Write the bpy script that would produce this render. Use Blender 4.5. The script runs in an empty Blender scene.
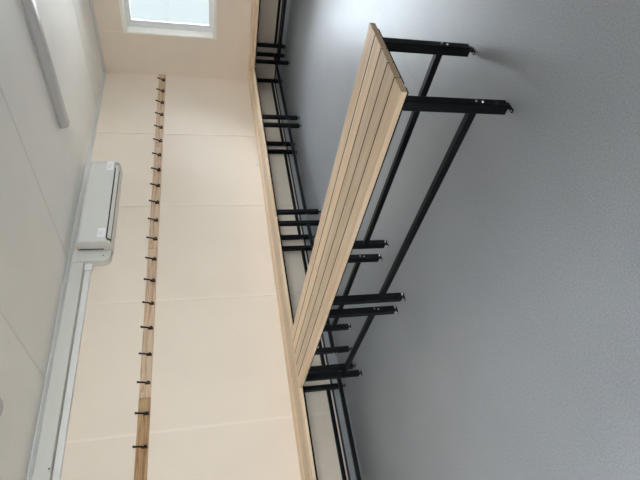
import bpy, bmesh, math, random
from mathutils import Vector, Matrix
random.seed(4)
C = bpy.context.scene.collection
H = 2.418            # ceiling height
Z = 0.487            # seat top

# ------------------------------------------------------------------ materials
def mat(name, col, rough=.5, metal=0, spec=.5):
    m = bpy.data.materials.new(name); m.use_nodes = True
    b = m.node_tree.nodes['Principled BSDF']
    b.inputs['Base Color'].default_value = (*col, 1)
    b.inputs['Roughness'].default_value = rough
    b.inputs['Metallic'].default_value = metal
    b.inputs['Specular IOR Level'].default_value = spec
    return m, m.node_tree, b

def noise_col(nt, b, c1, c2, scale, detail=3, mapping=(1,1,1), lo=.35, hi=.65):
    tc = nt.nodes.new('ShaderNodeTexCoord'); mp = nt.nodes.new('ShaderNodeMapping')
    mp.inputs['Scale'].default_value = mapping
    n = nt.nodes.new('ShaderNodeTexNoise'); n.inputs['Scale'].default_value = scale; n.inputs['Detail'].default_value = detail
    r = nt.nodes.new('ShaderNodeValToRGB')
    r.color_ramp.elements[0].position = lo; r.color_ramp.elements[0].color = (*c1, 1)
    r.color_ramp.elements[1].position = hi; r.color_ramp.elements[1].color = (*c2, 1)
    nt.links.new(tc.outputs['Object'], mp.inputs[0]); nt.links.new(mp.outputs[0], n.inputs[0])
    nt.links.new(n.outputs['Fac'], r.inputs[0]); nt.links.new(r.outputs[0], b.inputs['Base Color'])
    return n, r, mp, tc

def painted(name, c, var=.02, rough=.55, bump=0.0):
    m, nt, b = mat(name, c, rough)
    n, r, mp, tc = noise_col(nt, b, tuple(x*(1-var) for x in c), tuple(min(1, x*(1+var)) for x in c), 2.2, 3)
    if bump:
        n2 = nt.nodes.new('ShaderNodeTexNoise'); n2.inputs['Scale'].default_value = 160
        bp = nt.nodes.new('ShaderNodeBump'); bp.inputs['Strength'].default_value = bump; bp.inputs['Distance'].default_value = .002
        nt.links.new(tc.outputs['Object'], n2.inputs[0]); nt.links.new(n2.outputs['Fac'], bp.inputs['Height'])
        nt.links.new(bp.outputs[0], b.inputs['Normal'])
    return m

def wood(name, dark, mid, light, axis, rough=.5, scale=1.0, vary=.30):
    m, nt, b = mat(name, mid, rough, spec=.35)
    s = [9, 9, 9]; s[axis] = .55
    tc = nt.nodes.new('ShaderNodeTexCoord'); geo = nt.nodes.new('ShaderNodeNewGeometry')
    off = nt.nodes.new('ShaderNodeVectorMath'); off.operation = 'MULTIPLY_ADD'
    comb = nt.nodes.new('ShaderNodeCombineXYZ')
    for i in range(3): nt.links.new(geo.outputs['Random Per Island'], comb.inputs[i])
    off.inputs[1].default_value = (17.3, 11.7, 5.1)
    nt.links.new(comb.outputs[0], off.inputs[0]); nt.links.new(tc.outputs['Object'], off.inputs[2])
    mp = nt.nodes.new('ShaderNodeMapping'); mp.inputs['Scale'].default_value = [v*scale for v in s]
    nt.links.new(off.outputs[0], mp.inputs[0])
    n = nt.nodes.new('ShaderNodeTexNoise'); n.inputs['Scale'].default_value = 2.2; n.inputs['Detail'].default_value = 5; n.inputs['Distortion'].default_value = .9
    nt.links.new(mp.outputs[0], n.inputs[0])
    w = nt.nodes.new('ShaderNodeMath'); w.operation = 'MULTIPLY'; w.inputs[1].default_value = 7.0
    nt.links.new(n.outputs['Fac'], w.inputs[0])
    fr = nt.nodes.new('ShaderNodeMath'); fr.operation = 'PINGPONG'; fr.inputs[1].default_value = 1.0
    nt.links.new(w.outputs[0], fr.inputs[0])
    r = nt.nodes.new('ShaderNodeValToRGB')
    e = r.color_ramp.elements
    e[0].position = 0; e[0].color = (*dark, 1); e[1].position = .9; e[1].color = (*light, 1)
    k = e.new(.35); k.color = (*mid, 1)
    nt.links.new(fr.outputs[0], r.inputs[0])
    # each slat a little paler or darker than its neighbour
    hsv = nt.nodes.new('ShaderNodeHueSaturation')
    mr = nt.nodes.new('ShaderNodeMapRange'); mr.inputs['To Min'].default_value = 1-vary; mr.inputs['To Max'].default_value = 1+vary*.5
    nt.links.new(geo.outputs['Random Per Island'], mr.inputs[0]); nt.links.new(mr.outputs[0], hsv.inputs['Value'])
    nt.links.new(r.outputs[0], hsv.inputs['Color']); nt.links.new(hsv.outputs[0], b.inputs['Base Color'])
    return m

M = {}
M['wall'] = painted('cream wall panel', (.825, .735, .635), .015, .5, .05)
M['wall_window'] = M['wall']
M['ceiling'] = painted('off white ceiling panel', (.86, .87, .86), .015, .55, .05)
M['strip'] = painted('cream joint strip', (.87, .79, .69), .01, .4)
M['ceil_strip'] = painted('white joint strip', (.76, .76, .74), .01, .4)
M['coving'] = painted('pale grey coving', (.66, .67, .68), .01, .35)
M['wood_y'] = wood('pale timber slats along y', (.79, .58, .395), (.86, .65, .45), (.90, .71, .52), 1)
M['wood_x'] = wood('pale timber slats along x', (.79, .58, .395), (.86, .65, .45), (.90, .71, .52), 0)
M['board'] = wood('pinkish timber board', (.47, .31, .20), (.60, .43, .30), (.68, .52, .38), 0, .55, 1.3, .1)
M['board_dark'] = wood('darker timber board', (.26, .13, .05), (.42, .26, .13), (.50, .34, .19), 0, .55, 1.3, .1)
M['black'] = mat('black powder coated steel', (.003, .004, .006), .45, 0, .22)[0]
M['endgrain_shade'] = painted('shaded sawn end grain', (.50, .37, .26), .08, .7)  # end grain, its colour also darkened for the shade on the slat ends
M['joint'] = mat('dark brown gap shade strip', (.055, .028, .015), .7, 0, .2)[0]  # dark colour for the shade in the slat gaps
M['hook'] = mat('black cast hook', (.006, .005, .005), .4, 0, .3)[0]
M['chrome'] = mat('zinc bolt', (.75, .75, .75), .25, 1)[0]
M['blackstrip'] = mat('black vinyl capping', (.02, .02, .022), .5)[0]
M['acwhite'] = painted('white plastic', (.70, .71, .69), .01, .35)
M['duct'] = painted('white plastic trunking', (.66, .67, .64), .01, .4)
M['conduit'] = painted('pale plastic conduit', (.78, .79, .80), .01, .35)
M['dark'] = mat('dark louvre gap', (.02, .02, .02), .6)[0]
M['label'] = mat('white paper sticker', (.92, .94, .95), .4)[0]
M['ink'] = mat('grey sticker print', (.35, .38, .42), .5)[0]
M['frame'] = painted('white aluminium window frame', (.80, .82, .84), .01, .35)
M['lip'] = painted('cream window surround', (.90, .89, .84), .01, .4)
M['lamp'] = painted('grey metal lamp body', (.50, .51, .53), .02, .35)
M['diffuser'] = mat('unlit frosted lamp diffuser', (.56, .57, .60), .3)[0]
M['ground'] = painted('unseen pale gravel outside', (.42, .40, .37), .05, .9)

# vinyl floor: fine speckle over broad soft mottling
m, nt, b = mat('grey speckled vinyl', (.2, .21, .22), .42)
n, r, mp, tc = noise_col(nt, b, (.290, .310, .342), (.375, .398, .432), 150, 2, lo=.3, hi=.7)
n3 = nt.nodes.new('ShaderNodeTexNoise'); n3.inputs['Scale'].default_value = 1.6; n3.inputs['Detail'].default_value = 2
nt.links.new(tc.outputs['Object'], n3.inputs[0])
mx = nt.nodes.new('ShaderNodeMix'); mx.data_type = 'RGBA'; mx.blend_type = 'MULTIPLY'; mx.inputs['Factor'].default_value = 1
rr = nt.nodes.new('ShaderNodeValToRGB'); rr.color_ramp.elements[0].color = (.93, .93, .93, 1); rr.color_ramp.elements[1].color = (1.05, 1.05, 1.05, 1)
rr.color_ramp.elements[0].position = .3; rr.color_ramp.elements[1].position = .7
nt.links.new(n3.outputs['Fac'], rr.inputs[0]); nt.links.new(r.outputs[0], mx.inputs['A']); nt.links.new(rr.outputs[0], mx.inputs['B'])
nt.links.new(mx.outputs['Result'], b.inputs['Base Color'])
n2 = nt.nodes.new('ShaderNodeTexNoise'); n2.inputs['Scale'].default_value = 240
bp = nt.nodes.new('ShaderNodeBump'); bp.inputs['Strength'].default_value = .25; bp.inputs['Distance'].default_value = .001
nt.links.new(tc.outputs['Object'], n2.inputs[0]); nt.links.new(n2.outputs['Fac'], bp.inputs['Height']); nt.links.new(bp.outputs[0], b.inputs['Normal'])
M['floor'] = m
FLOOR_BSDF = b
m, nt, b = mat('vinyl weld line', (.34, .365, .39), .4); M['weld'] = m

def glass(name, tint):
    m = bpy.data.materials.new(name); m.use_nodes = True; nt = m.node_tree; nt.nodes.clear()
    o = nt.nodes.new('ShaderNodeOutputMaterial'); t = nt.nodes.new('ShaderNodeBsdfTransparent'); g = nt.nodes.new('ShaderNodeBsdfGlossy')
    f = nt.nodes.new('ShaderNodeFresnel'); mx = nt.nodes.new('ShaderNodeMixShader')
    t.inputs[0].default_value = (*tint, 1); g.inputs['Roughness'].default_value = .02; f.inputs[0].default_value = 1.45
    nt.links.new(f.outputs[0], mx.inputs[0]); nt.links.new(t.outputs[0], mx.inputs[1]); nt.links.new(g.outputs[0], mx.inputs[2])
    nt.links.new(mx.outputs[0], o.inputs[0]); return m
M['glass_tint'] = glass('tinted window glass', (.62, .66, .66))
M['glass'] = glass('clear window glass', (.95, .97, .97))

# ------------------------------------------------------------------ mesh helpers
def box(bm, x0, x1, y0, y1, z0, z1, bev=0):
    xs = sorted((x0, x1)); ys = sorted((y0, y1)); zs = sorted((z0, z1))
    t = bmesh.new()
    bmesh.ops.create_cube(t, size=1)
    for v in t.verts:
        v.co = Vector((xs[0] if v.co.x < 0 else xs[1], ys[0] if v.co.y < 0 else ys[1], zs[0] if v.co.z < 0 else zs[1]))
    if bev: bmesh.ops.bevel(t, geom=t.edges[:], offset=bev, segments=2, affect='EDGES', profile=.5)
    merge(bm, t)

def merge(bm, t, mtx=None):
    if mtx: t.transform(mtx)
    me = bpy.data.meshes.new('tmp'); t.to_mesh(me); t.free(); bm.from_mesh(me); bpy.data.meshes.remove(me)

def cyl(bm, a, b_, r0, r1=None, seg=16):
    a = Vector(a); b_ = Vector(b_); r1 = r0 if r1 is None else r1
    t = bmesh.new(); d = b_-a
    bmesh.ops.create_cone(t, cap_ends=True, segments=seg, radius1=r0, radius2=r1, depth=d.length)
    merge(bm, t, Matrix.Translation((a+b_)/2) @ d.to_track_quat('Z', 'Y').to_matrix().to_4x4())

def prism_x(bm, prof, x0, x1):      # (y, z) outline swept along x
    A = [bm.verts.new((x0, y, z)) for y, z in prof]; B = [bm.verts.new((x1, y, z)) for y, z in prof]
    n = len(prof)
    for i in range(n): bm.faces.new((A[i], A[(i+1) % n], B[(i+1) % n], B[i]))
    bm.faces.new(A[::-1]); bm.faces.new(B)

def prism_y(bm, prof, y0, y1):      # (x, z) outline swept along y
    A = [bm.verts.new((x, y0, z)) for x, z in prof]; B = [bm.verts.new((x, y1, z)) for x, z in prof]
    n = len(prof)
    for i in range(n): bm.faces.new((A[i], A[(i+1) % n], B[(i+1) % n], B[i]))
    bm.faces.new(A[::-1]); bm.faces.new(B)

def tube(bm, pts, rads, seg=8):
    rings = []
    for i, (p, r) in enumerate(zip(pts, rads)):
        p = Vector(p); a = Vector(pts[max(0, i-1)]); c = Vector(pts[min(len(pts)-1, i+1)])
        q = (c-a).to_track_quat('Z', 'X')
        rings.append([bm.verts.new(p + q @ Vector((r*math.cos(t), r*math.sin(t), 0))) for t in [2*math.pi*k/seg for k in range(seg)]])
    for A, B in zip(rings, rings[1:]):
        for k in range(seg): bm.faces.new((A[k], A[(k+1) % seg], B[(k+1) % seg], B[k]))
    bm.faces.new(rings[0][::-1]); bm.faces.new(rings[-1])

def obj(name, bm, material, parent=None, smooth=False):
    bmesh.ops.recalc_face_normals(bm, faces=bm.faces[:])
    me = bpy.data.meshes.new(name); bm.to_mesh(me); bm.free()
    if smooth:
        for p in me.polygons: p.use_smooth = True
        me.set_sharp_from_angle(angle=math.radians(35))
    me.materials.append(material)
    o = bpy.data.objects.new(name, me); C.objects.link(o)
    if parent: o.parent = parent
    return o

def tag(o, label, cat, group=None):
    o['label'] = label; o['category'] = cat
    if group: o['group'] = group
    return o

def thing(name, label, cat, loc=(0, 0, 0), rz=0, group=None):
    o = bpy.data.objects.new(name, None); C.objects.link(o); o.empty_display_size = .1
    o.location = loc; o.rotation_euler = (0, 0, rz)
    return tag(o, label, cat, group)

def struct(name, bm, m, parent=None):
    o = obj(name, bm, m, parent)
    if not parent: o['kind'] = 'structure'
    return o

def boxes(*bs, bev=0):
    bm = bmesh.new()
    for q in bs: box(bm, *q, bev=bev)
    return bm

def copy_tree(o, parent=None):
    c = o.copy(); C.objects.link(c); c.parent = parent
    for ch in list(o.children): copy_tree(ch, c)
    return c

# ------------------------------------------------------------------ room shell
XL, YF, TH = -8.4, -5.0, .12
struct('floor', boxes((XL-TH, TH, YF-TH, TH, -.1, 0)), M['floor'])
struct('ceiling', boxes((XL-TH, TH, YF-TH, TH, H, H+.1)), M['ceiling'])
back_wall = struct('wall_back', boxes((XL-TH, TH, 0, TH, 0, H)), M['wall'])

def wall_with_hole(name, axis, p0, p1, s0, s1, holes, m):
    """axis 'x': wall in a plane x=const from p0 to p1, running s0..s1 in y; holes [(a,b,z0,z1)]"""
    bm = bmesh.new()
    def put(a, b_, z0, z1):
        if b_-a < 1e-6 or z1-z0 < 1e-6: return
        if axis == 'x': box(bm, p0, p1, a, b_, z0, z1)
        else: box(bm, a, b_, p0, p1, z0, z1)
    cur = s0
    for a, b_, z0, z1 in sorted(holes):
        put(cur, a, 0, H); put(a, b_, 0, z0); put(a, b_, z1, H); cur = b_
    put(cur, s1, 0, H)
    return struct(name, bm, m)

WIN = (-1.83, -.597, .965, 2.055)          # window_1 in the wall at the right
UNSEEN_W2 = (-8.1, -6.0, .6, 2.1)                # unseen windows assumed behind the camera, placed to light the room
UNSEEN_W3 = (-3.2, -1.4, 1.15, 2.2)  # added to brighten the far end of the long wall
UNSEEN_W4 = (-3.6, -2.6, 1.1, 2.0)
wall_with_hole('wall_right', 'x', 0, .18, YF, 0, [WIN], M['wall_window'])
wall_with_hole('wall_front', 'y', YF-TH, YF, XL-TH, TH, [UNSEEN_W2, UNSEEN_W3], M['wall'])
wall_with_hole('wall_left', 'x', XL-TH, XL, YF, 0, [UNSEEN_W4], M['wall'])

# panel joint strips
def strip_on_back(n, X):
    t = .002 if n == 4 else .005
    struct('trim_%d' % n, boxes((X-.010, X+.010, -t, 0, .115, H-.035), bev=.0008), M['strip'])
for i, X in enumerate([-1.25, -2.45, -3.65, -4.85, -6.05]): strip_on_back(i+1, X)
struct('trim_6', boxes((-.004, 0, -.602, -.586, 2.105, H-.035)), M['strip'])
for i, X in enumerate([-.79, -3.16, -4.35, -5.55]):
    struct('trim_%d' % (7+i), boxes((X-.007, X+.007, YF, -.035, H-.003, H)), M['ceil_strip'])
# coving: small quarter profile along wall and ceiling
cov = [(0, H-.036), (-.008, H-.036), (-.036, H-.008), (-.036, H), (0, H)]
bm = bmesh.new(); prism_x(bm, cov, XL, -.001); struct('trim_11', bm, M['coving'])
bm = bmesh.new(); prism_y(bm, [(x, z) for x, z in cov], YF, -.037); struct('trim_12', bm, M['coving'])
# thin corner strip between back wall and window wall
struct('trim_13', boxes((-.010, 0, -.010, 0, .115, H-.037)), M['wall'])
# coved vinyl skirting with black capping
def skirting(name, f):
    prof = [(0, 0), (-.022, 0), (-.012, .004), (-.005, .012), (-.003, .03), (-.003, .095), (0, .095)]
    bm = bmesh.new(); f(bm, prof); o = struct(name, bm, M['floor'])
    bm = bmesh.new(); f(bm, [(0, .095), (-.006, .095), (-.006, .112), (0, .112)]); obj('capping', bm, M['blackstrip'], o)
skirting('baseboard_back', lambda bm, p: prism_x(bm, p, XL, 0))
skirting('baseboard_right', lambda bm, p: prism_y(bm, p, YF, -.023))
# weld line of the vinyl sheets
struct('trim_14', boxes((XL, -.03, -2.6125, -2.6095, 0, .0006)), M['weld'])

# ------------------------------------------------------------------ windows
def window(n, axis, p, hole, gm, inner, mull=True, lip=True):
    """p: wall's room face coordinate, inner: +1/-1 direction towards outside"""
    a, b_, z0, z1 = hole
    o = bpy.data.objects.new('window_%d' % n, None); C.objects.link(o); o['kind'] = 'structure'
    def bx(bm, s0, s1, d0, d1, q0, q1, bev=0):
        if axis == 'x': box(bm, p+inner*d0, p+inner*d1, s0, s1, q0, q1, bev)
        else: box(bm, s0, s1, p+inner*d0, p+inner*d1, q0, q1, bev)
    e = .002
    bm = bmesh.new()                                           # outer frame
    w = .030; wl = .045 if n == 1 else .030; g = .05 if n == 1 else 0
    for s in ((a+e, a+wl, z0+e, z1-e), (b_-wl, b_-e, z0+e, z1-e), (a+wl, b_-wl, z0+e, z0+w), (a+wl, b_-wl, z1-w, z1-e)):
        bx(bm, s[0], s[1], .089+g, .118+g, s[2], s[3], .002)
    obj('frame', bm, M['frame'], o)
    bm = bmesh.new()                                           # sash
    v = wl+.045; vz = w+.034
    for s in ((a+wl, a+v, z0+w, z1-w), (b_-v, b_-wl, z0+w, z1-w), (a+v, b_-v, z0+w, z0+vz), (a+v, b_-v, z1-vz, z1-w)):
        bx(bm, s[0], s[1], .093+g, .113+g, s[2], s[3], .002)
    if mull: bx(bm, (a+b_)/2-.02, (a+b_)/2+.02, .092+g, .114+g, z0+vz, z1-vz, .002)
    obj('sash', bm, M['frame'], o)
    bm = bmesh.new(); bx(bm, a+v-.004, b_-v+.004, .101+g, .105+g, z0+vz-.004, z1-vz+.004); obj('pane', bm, gm, o)
    if lip:
        bm = bmesh.new(); L = .035; T = .010; LS = .008 if n == 1 else L
        for s in ((a-LS, a-e, z0-L, z1+L), (b_+e, b_+LS, z0-L, z1+L), (a-e, b_+e, z0-L, z0-e), (a-e, b_+e, z1+e, z1+L)):
            bx(bm, s[0], s[1], -T, 0, s[2], s[3], .002)
        obj('surround', bm, M['lip'], o)
        bm = bmesh.new()                                       # reveal lining
        for s in ((a, a+.006, z0, z1), (b_-.006, b_, z0, z1), (a+.006, b_-.006, z0, z0+.006), (a+.006, b_-.006, z1-.006, z1)):
            bx(bm, s[0], s[1], 0, .088+g, s[2], s[3])
        obj('reveal', bm, M['lip'], o)
    return o
window(1, 'x', 0, WIN, M['glass'], +1)
window(2, 'y', YF, UNSEEN_W2, M['glass'], -1)  # this and the next two are unseen, placed for their daylight
window(4, 'y', YF, UNSEEN_W3, M['glass'], -1)
window(3, 'x', XL, UNSEEN_W4, M['glass'], -1)
struct('trim_15', boxes((-20, 12, -18, 12, -.42, -.40)), M['ground'])  # unseen gravel ground outside the walls

# ------------------------------------------------------------------ slatted benches
SW, SG, ST = .0866, .0100, .024
DEP = 5*SW+4*SG
LEG = .041
RZ = .155
def make_bench(L, label, wmat):
    """local frame: length along +x from 0 to L, depth along y from 0 (back) to -DEP (front)"""
    t = thing('slatted_bench', label, 'bench')
    bm = bmesh.new()
    for k in range(5):
        y = -k*(SW+SG); box(bm, .001, L-.001, y-SW, y, Z-ST, Z, bev=.0025)
    seat = obj('seat', bm, wmat, t)
    seat.data.materials.append(M['endgrain_shade'])
    for p in seat.data.polygons:
        if abs(p.normal.x) > .9: p.material_index = 1
    bm = bmesh.new()                                           # added dark strips that stand in for shade between the slats
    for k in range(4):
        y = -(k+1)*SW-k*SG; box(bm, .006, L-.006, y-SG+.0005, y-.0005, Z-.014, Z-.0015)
    obj('gap_shade_strip', bm, M['joint'], t)  # 'joint' is the dark colour that stands in for gap shade
    zt = Z-ST; i0, i1 = .075, L-.075; yb, yf = -.026, -DEP+.042
    # slim black frame under the slats
    bm = bmesh.new()
    for y in (yb, yf): box(bm, .02, L-.02, y-.0165, y+.0165, zt-.018, zt-.0005)
    for x in (i0, i1, (i0+i1)/2): box(bm, x-.012, x+.012, yf+.0175, yb-.0175, zt-.018, zt-.0005)
    for x in (.004, L-.022): box(bm, x, x+.018, yf+.0175, yb-.0175, zt-.006, zt-.0005)
    obj('seat_frame', bm, M['black'], t)
    for x, sx in ((i0, 1), (i1, -1)):
        for y, sy in ((yb, 1), (yf, -1)):
            bm = bmesh.new(); h = LEG/2; box(bm, x-h, x+h, y-h, y+h, .023, zt-.0185, bev=.003)
            leg = obj('leg', bm, M['black'], t)
            bm = bmesh.new()
            box(bm, x-.007, x+.007, y-.025, y+.025, 0, .006, bev=.001)
            cyl(bm, (x, y, .006), (x, y, .024), .0065, None, 12)
            obj('foot', bm, M['black'], leg)
            for q in (-.019, .019):
                bm = bmesh.new(); cyl(bm, (x, y+q, .006), (x, y+q, .0085), .004, .003, 10)
                obj('fixing_screw', bm, M['chrome'], leg)
            for q, dz in ((0, -.025), (.004, 0)):
                bm = bmesh.new(); cyl(bm, (x-sx*(h+.003), y+q, RZ+dz), (x-sx*(h-.001), y+q, RZ+dz), .0055, .0065, 12)
                obj('bolt', bm, M['chrome'], leg, True)
    for y in (yb, yf):
        bm = bmesh.new(); box(bm, i0+LEG/2, i1-LEG/2, y-.0145, y+.0145, RZ-.0145, RZ+.0145, bev=.002)
        obj('rail', bm, M['black'], t)
    return t
ML = 1.525
GB = 'slatted benches lined up along the walls'
G0 = .0224           # gap of the wall benches to the wall
b1 = make_bench(ML, 'slatted wall bench in the far corner beneath the window end of the hooks', M['wood_x'])
b1.location = (-ML, -G0, 0)
lab = ['slatted wall bench below the wall air conditioner, second from the far corner',
       'slatted wall bench that the free-standing bench row runs up to',
       'slatted wall bench nearest the camera, running off the bottom edge of the photo']
for k in range(3):
    c = copy_tree(b1); c.location = (-ML*(k+2), -G0, 0); c['label'] = lab[k]
for o in C.objects:
    pass
c = copy_tree(b1); c.rotation_euler = (0, 0, -math.pi/2); c.location = (-G0, -.499, 0)
c['label'] = 'slatted wall bench under the window, along the short wall'
wall_bench_window = c
# free-standing row, at right angles to the long wall: seat's back edge at x=XC, front towards -x
XC = -4.3327
c1 = make_bench(3.11-1.60, 'long free-standing slatted bench in the foreground with its open end on grey floor', M['wood_x'])
c1.rotation_euler = (0, 0, -math.pi/2); c1.location = (XC, -1.600, 0)
c2 = make_bench(1.600-.4975, 'short free-standing slatted bench butting the wall bench, continuing the foreground bench', M['wood_x'])
c2.rotation_euler = (0, 0, -math.pi/2); c2.location = (XC, -.4975, 0)
for o in (c1, c2): o['group'] = 'free-standing slatted benches in a row'
for o in C.objects:
    if o.get('category') == 'bench' and not o.get('group'): o['group'] = GB

# ------------------------------------------------------------------ coat hook boards
def hook_bm(x, z):
    bm = bmesh.new()
    y0 = -.0205
    box(bm, x-.009, x+.009, y0-.004, y0, z-.020, z+.022, bev=.0015)      # back plate
    # upper prong
    tube(bm, [(x, y0-.002, z+.004), (x, y0-.018, z+.010), (x, y0-.032, z+.035), (x, y0-.040, z+.065), (x, y0-.048, z+.078)],
         [.009, .008, .0072, .0072, .0100])
    # lower prong
    tube(bm, [(x, y0-.002, z-.004), (x, y0-.022, z-.014), (x, y0-.034, z-.010), (x, y0-.038, z+.004)], [.0085, .0075, .0072, .0095])
    return bm
rack_labels = ['timber coat hook board ending in the far corner by the window wall',
               'timber coat hook board beside the air conditioner, second from the far corner',
               'pale timber coat hook board with knotty grain, third from the far corner',
               'darker brown timber coat hook board nearest the camera, at the photo bottom']
SP = .2524
for n in range(4):
    x1 = -n*1.526 - (.004 if n == 0 else 0); x0 = -(n+1)*1.526+.004
    t = thing('coat_rack', rack_labels[n], 'coat rack', ((x0+x1)/2, 0, 1.615), 0, 'coat hook boards in a line on the long wall')
    cx, cz = (x0+x1)/2, 1.615
    bm = bmesh.new(); box(bm, x0-cx, x1-cx, -.0205, -.0005, 0, .090, bev=.002)
    obj('board', bm, M['board_dark'] if n == 3 else M['board'], t)
    for k in range(6):
        X = -.165-SP*(n*6+k)
        bm = hook_bm(X-cx, .022+.004)
        h = obj('hook', bm, M['hook'], t, True)

# ------------------------------------------------------------------ air conditioner
AX0, AX1 = -3.095, -1.985
ac = thing('air_conditioner', 'white wall-mounted split air conditioner high on the cream wall', 'air conditioner', ((AX0+AX1)/2, 0, 2.03))
acx, acz = (AX0+AX1)/2, 2.03
def sh(bm): bmesh.ops.translate(bm, verts=bm.verts, vec=(-acx, 0, -acz)); return bm
prof = [(-.0005, 2.328), (-.165, 2.332), (-.192, 2.322), (-.203, 2.301), (-.208, 2.20), (-.207, 2.070), (-.170, 2.064), (-.160, 2.042), (-.12, 2.036), (-.10, 2.028), (-.0005, 2.03)]
bm = bmesh.new(); prism_x(bm, prof, AX0+.02, AX1-.02); obj('body', sh(bm), M['acwhite'], ac)
endp = [(-.0005, 2.330), (-.167, 2.334), (-.195, 2.324), (-.206, 2.302), (-.211, 2.20), (-.209, 2.060), (-.200, 2.040), (-.185, 2.030), (-.12, 2.022), (-.0005, 2.026)]
for a, b_ in ((AX0, AX0+.02), (AX1-.02, AX1)):
    bm = bmesh.new(); prism_x(bm, endp, a, b_); obj('end_cap', sh(bm), M['acwhite'], ac)
bm = bmesh.new(); prism_x(bm, [(-.2075, 2.069), (-.165, 2.064), (-.125, 2.033), (-.192, 2.029)], AX0+.05, AX1-.10)
obj('outlet', sh(bm), M['dark'], ac)
bm = bmesh.new(); prism_x(bm, [(-.207, 2.056), (-.210, 2.053), (-.206, 2.040), (-.190, 2.026), (-.186, 2.029), (-.200, 2.043)], AX0+.045, AX1-.06)
obj('flap', sh(bm), M['acwhite'], ac)
obj('side_slot', sh(boxes((AX0-.002, AX0, -.100, -.084, 2.10, 2.315))), M['dark'], ac)
def sticker(x0, x1, z0, z1):
    ya = -.2135
    s = obj('sticker', sh(boxes((x0, x1, ya, ya+.006, z0, z1))), M['label'], ac)
    s['label'] = 'white paper sticker'
    bm = bmesh.new()
    for k in range(3):
        z = z1-.012-k*.014; box(bm, x0+.02, x1-.03-.02*(k % 2), ya-.0006, ya+.0001, z-.003, z)
    obj('print', sh(bm), M['ink'], s)
sticker(-2.125, -1.995, 2.085, 2.150)
sticker(-3.040, -2.935, 2.078, 2.145)

# pipe cover beside the unit and trunking under the ceiling
bm = bmesh.new()
pts = []
X0, X1, Z0, Z1, Rr = -3.225, -3.098, 2.035, 2.37, .07
pts = [(X1, Z1), (X0, Z1), (X0, Z0+Rr)]
for k in range(1, 7):
    a = math.pi + k*math.pi/2/6; pts.append((X0+Rr+Rr*math.cos(a), Z0+Rr+Rr*math.sin(a)))
pts.append((X1, Z0))
A = [bm.verts.new((x, -.075, z)) for x, z in pts]; B = [bm.verts.new((x, -.0005, z)) for x, z in pts]
for i in range(len(pts)): bm.faces.new((A[i], A[(i+1) % len(pts)], B[(i+1) % len(pts)], B[i]))
bm.faces.new(A[::-1]); bm.faces.new(B)
pc = thing('pipe_cover', 'white pipe cover with rounded corner at the near end of the air conditioner', 'pipe cover')
obj('cover', bm, M['duct'], pc)
bm = bmesh.new(); cyl(bm, (-3.16, -.0748, 2.10), (-3.16, -.077, 2.10), .006); obj('screw', bm, M['dark'], pc)
tr = thing('pipe_trunking', 'wide white pipe trunking running along the wall just under the ceiling', 'trunking')
obj('trunking', boxes((XL+.01, -3.226, -.072, -.0005, 2.262, 2.372), bev=.006), M['duct'], tr)
obj('joint_sleeve', boxes((-5.20, -5.075, -.076, -.0722, 2.258, 2.376)), M['duct'], tr)
bm = bmesh.new(); cyl(bm, (-5.045, -.0718, 2.272), (-5.045, -.0745, 2.272), .006); obj('screw', bm, M['dark'], tr)
cd = thing('cable_conduit', 'narrow pale cable conduit running below the wide white trunking', 'conduit')
obj('conduit', boxes((XL+.01, -3.30, -.030, -.0005, 2.205, 2.255), bev=.003), M['conduit'], cd)
o = obj('end_box', boxes((-3.298, -3.215, -.040, -.0005, 2.195, 2.2595), bev=.003), M['conduit'], cd)

# ------------------------------------------------------------------ ceiling lamp (off) and round ceiling fitting
LX, LY1, LY0 = -2.25, -.905, -2.10
lp = thing('ceiling_lamp', 'grey unlit fluorescent batten lamp on the ceiling', 'lamp', (LX, (LY0+LY1)/2, H))
lcy = (LY0+LY1)/2
def shl(bm): bmesh.ops.translate(bm, verts=bm.verts, vec=(-LX, -lcy, -H)); return bm
bm = bmesh.new(); prism_y(bm, [(LX-.070, H-.0035), (LX-.070, H-.022), (LX+.070, H-.022), (LX+.070, H-.0035)], LY0, LY1); obj('body', shl(bm), M['lamp'], lp)
bm = bmesh.new(); prism_y(bm, [(LX-.066, H-.022), (LX-.050, H-.062), (LX-.03, H-.070), (LX+.03, H-.070), (LX+.050, H-.062), (LX+.066, H-.022)], LY0+.012, LY1-.012); obj('diffuser', shl(bm), M['diffuser'], lp)
for a, b_ in ((LY0-.002, LY0+.012), (LY1-.012, LY1+.002)):
    bm = bmesh.new(); prism_y(bm, [(LX-.071, H-.003), (LX-.071, H-.024), (LX-.053, H-.066), (LX-.03, H-.073), (LX+.03, H-.073), (LX+.053, H-.066), (LX+.071, H-.024), (LX+.071, H-.003)], a, b_)
    obj('end_cap', shl(bm), M['lamp'], lp)
bm = bmesh.new(); cyl(bm, (0, 0, -.0005), (0, 0, -.012), .095, .088, 40); 
sd = obj('base', bm, M['acwhite'], None, True)
rd = thing('ceiling_fitting', 'round white ceiling fitting just entering the photo at its left edge', 'ceiling fitting', (-4.875, -.842, H))
sd.parent = rd
bm = bmesh.new(); cyl(bm, (0, 0, -.012), (0, 0, -.034), .060, .052, 40); obj('cover', bm, M['diffuser'], rd, True)

# small clip on the wall over the bench, and plug caps on the wall panels
t = thing('wall_clip', 'tiny metal clip on the wall just above the wall bench', 'clip', (-1.80, 0, .508))
obj('plate', boxes((-.016, .016, -.004, -.0005, 0, .030), bev=.001), M['strip'], t)
obj('catch', boxes((-.008, -.001, -.016, -.0042, .002, .012), bev=.001), M['lamp'], t)
for X, zz in ((-3.99, .915), (-3.99, 2.121)):
    bm = bmesh.new(); cyl(bm, (X, -.0005, zz), (X, -.004, zz), .008, .006, 16); obj('screw_cap', bm, M['strip'], back_wall)

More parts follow.
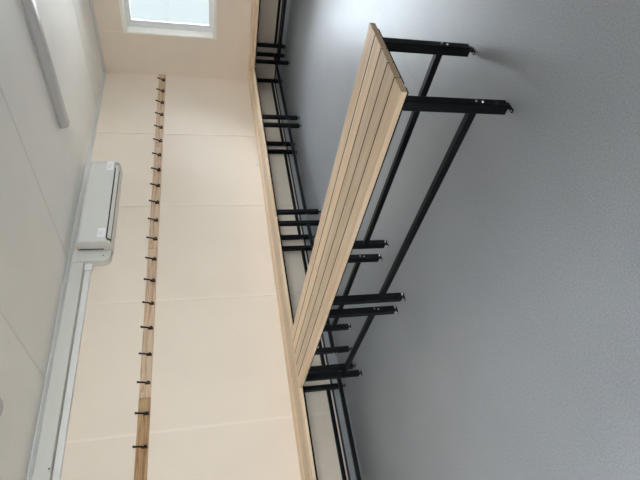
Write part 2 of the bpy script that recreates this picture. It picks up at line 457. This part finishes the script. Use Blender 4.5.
# ------------------------------------------------------------------ world and lights
w = bpy.data.worlds.new('sky'); bpy.context.scene.world = w; w.use_nodes = True
nt = w.node_tree; bg = nt.nodes['Background']
tc = nt.nodes.new('ShaderNodeTexCoord'); sx = nt.nodes.new('ShaderNodeSeparateXYZ'); rp = nt.nodes.new('ShaderNodeValToRGB')
nt.links.new(tc.outputs['Generated'], sx.inputs[0]); nt.links.new(sx.outputs['Z'], rp.inputs[0])
# overcast sky: on the side of window_1 a dim hazy band lies over the horizon with bright cloud above it
UP = 26
e = rp.color_ramp.elements
e[0].position = .125; e[0].color = (.90/UP, 1.0/UP, 1.04/UP, 1); e[1].position = .26; e[1].color = (.86, .92, 1, 1)
# on the far side, behind the camera, the low sky is bright and a little warmer
dt = nt.nodes.new('ShaderNodeVectorMath'); dt.operation = 'DOT_PRODUCT'; dt.inputs[1].default_value = (-.6, -.8, 0)
nt.links.new(tc.outputs['Generated'], dt.inputs[0])
mr = nt.nodes.new('ShaderNodeMapRange'); mr.interpolation_type = 'SMOOTHSTEP'; mr.inputs['From Min'].default_value = -.1; mr.inputs['From Max'].default_value = .4
nt.links.new(dt.outputs['Value'], mr.inputs[0])
mw = nt.nodes.new('ShaderNodeMix'); mw.data_type = 'RGBA'
WEST = 18
rw = nt.nodes.new('ShaderNodeValToRGB'); q = rw.color_ramp.elements; k = WEST/UP
q[0].position = .12; q[0].color = (.84*k, .84*k, .84*k, 1); q[1].position = .45; q[1].color = (.94*k, .97*k, 1.0*k, 1)
nt.links.new(sx.outputs['Z'], rw.inputs[0]); nt.links.new(rw.outputs[0], mw.inputs['B'])
nt.links.new(mr.outputs[0], mw.inputs['Factor']); nt.links.new(rp.outputs[0], mw.inputs['A']); nt.links.new(mw.outputs['Result'], bg.inputs[0])
bg.inputs[1].default_value = UP
def portal(loc, rot, sx_, sy_):
    l = bpy.data.lights.new('daylight_portal', 'AREA'); l.shape = 'RECTANGLE'; l.size = sx_; l.size_y = sy_
    l.cycles.is_portal = True
    o = bpy.data.objects.new('daylight_portal', l); C.objects.link(o); o.location = loc; o.rotation_euler = rot
hp = math.pi/2
def mid(h): return (h[0]+h[1])/2, (h[2]+h[3])/2, h[1]-h[0], h[3]-h[2]
s, z, a, b_ = mid(WIN); portal((.17, s, z), (hp, 0, hp), a, b_)          # emits towards -x
s, z, a, b_ = mid(UNSEEN_W2); portal((s, YF-.11, z), (-hp, 0, 0), a, b_)
s, z, a, b_ = mid(UNSEEN_W3); portal((s, YF-.11, z), (-hp, 0, 0), a, b_)
s, z, a, b_ = mid(UNSEEN_W4); portal((XL-.11, s, z), (hp, 0, -hp), a, b_)

# ------------------------------------------------------------------ camera (the phone was held on its side)
f, yaw, pitch, roll = 480.186, .669938, -.236337, -.0270475
fw = Vector((math.sin(yaw)*math.cos(pitch), math.cos(yaw)*math.cos(pitch), math.sin(pitch)))
r = Vector((math.cos(yaw), -math.sin(yaw), 0)); u = r.cross(fw)
r2 = math.cos(roll)*r+math.sin(roll)*u; u2 = -math.sin(roll)*r+math.cos(roll)*u
cam = bpy.data.cameras.new('camera'); co = bpy.data.objects.new('camera', cam); C.objects.link(co)
cam.sensor_width = 36; cam.lens = 36*f/640; cam.clip_start = .02
mx = Matrix((-u2, r2, -fw)).transposed().to_4x4(); mx.translation = (-6.15544, -4.00351, 1.15950)
co.matrix_world = mx
sc = bpy.context.scene; sc.camera = co
sc.view_settings.view_transform = 'Standard'; sc.view_settings.look = 'None'; sc.view_settings.gamma = 1
sc.view_settings.use_curve_mapping = False
sc.view_settings.exposure = 0
sc.cycles.max_bounces = 14; sc.cycles.diffuse_bounces = 8; sc.cycles.transparent_max_bounces = 12
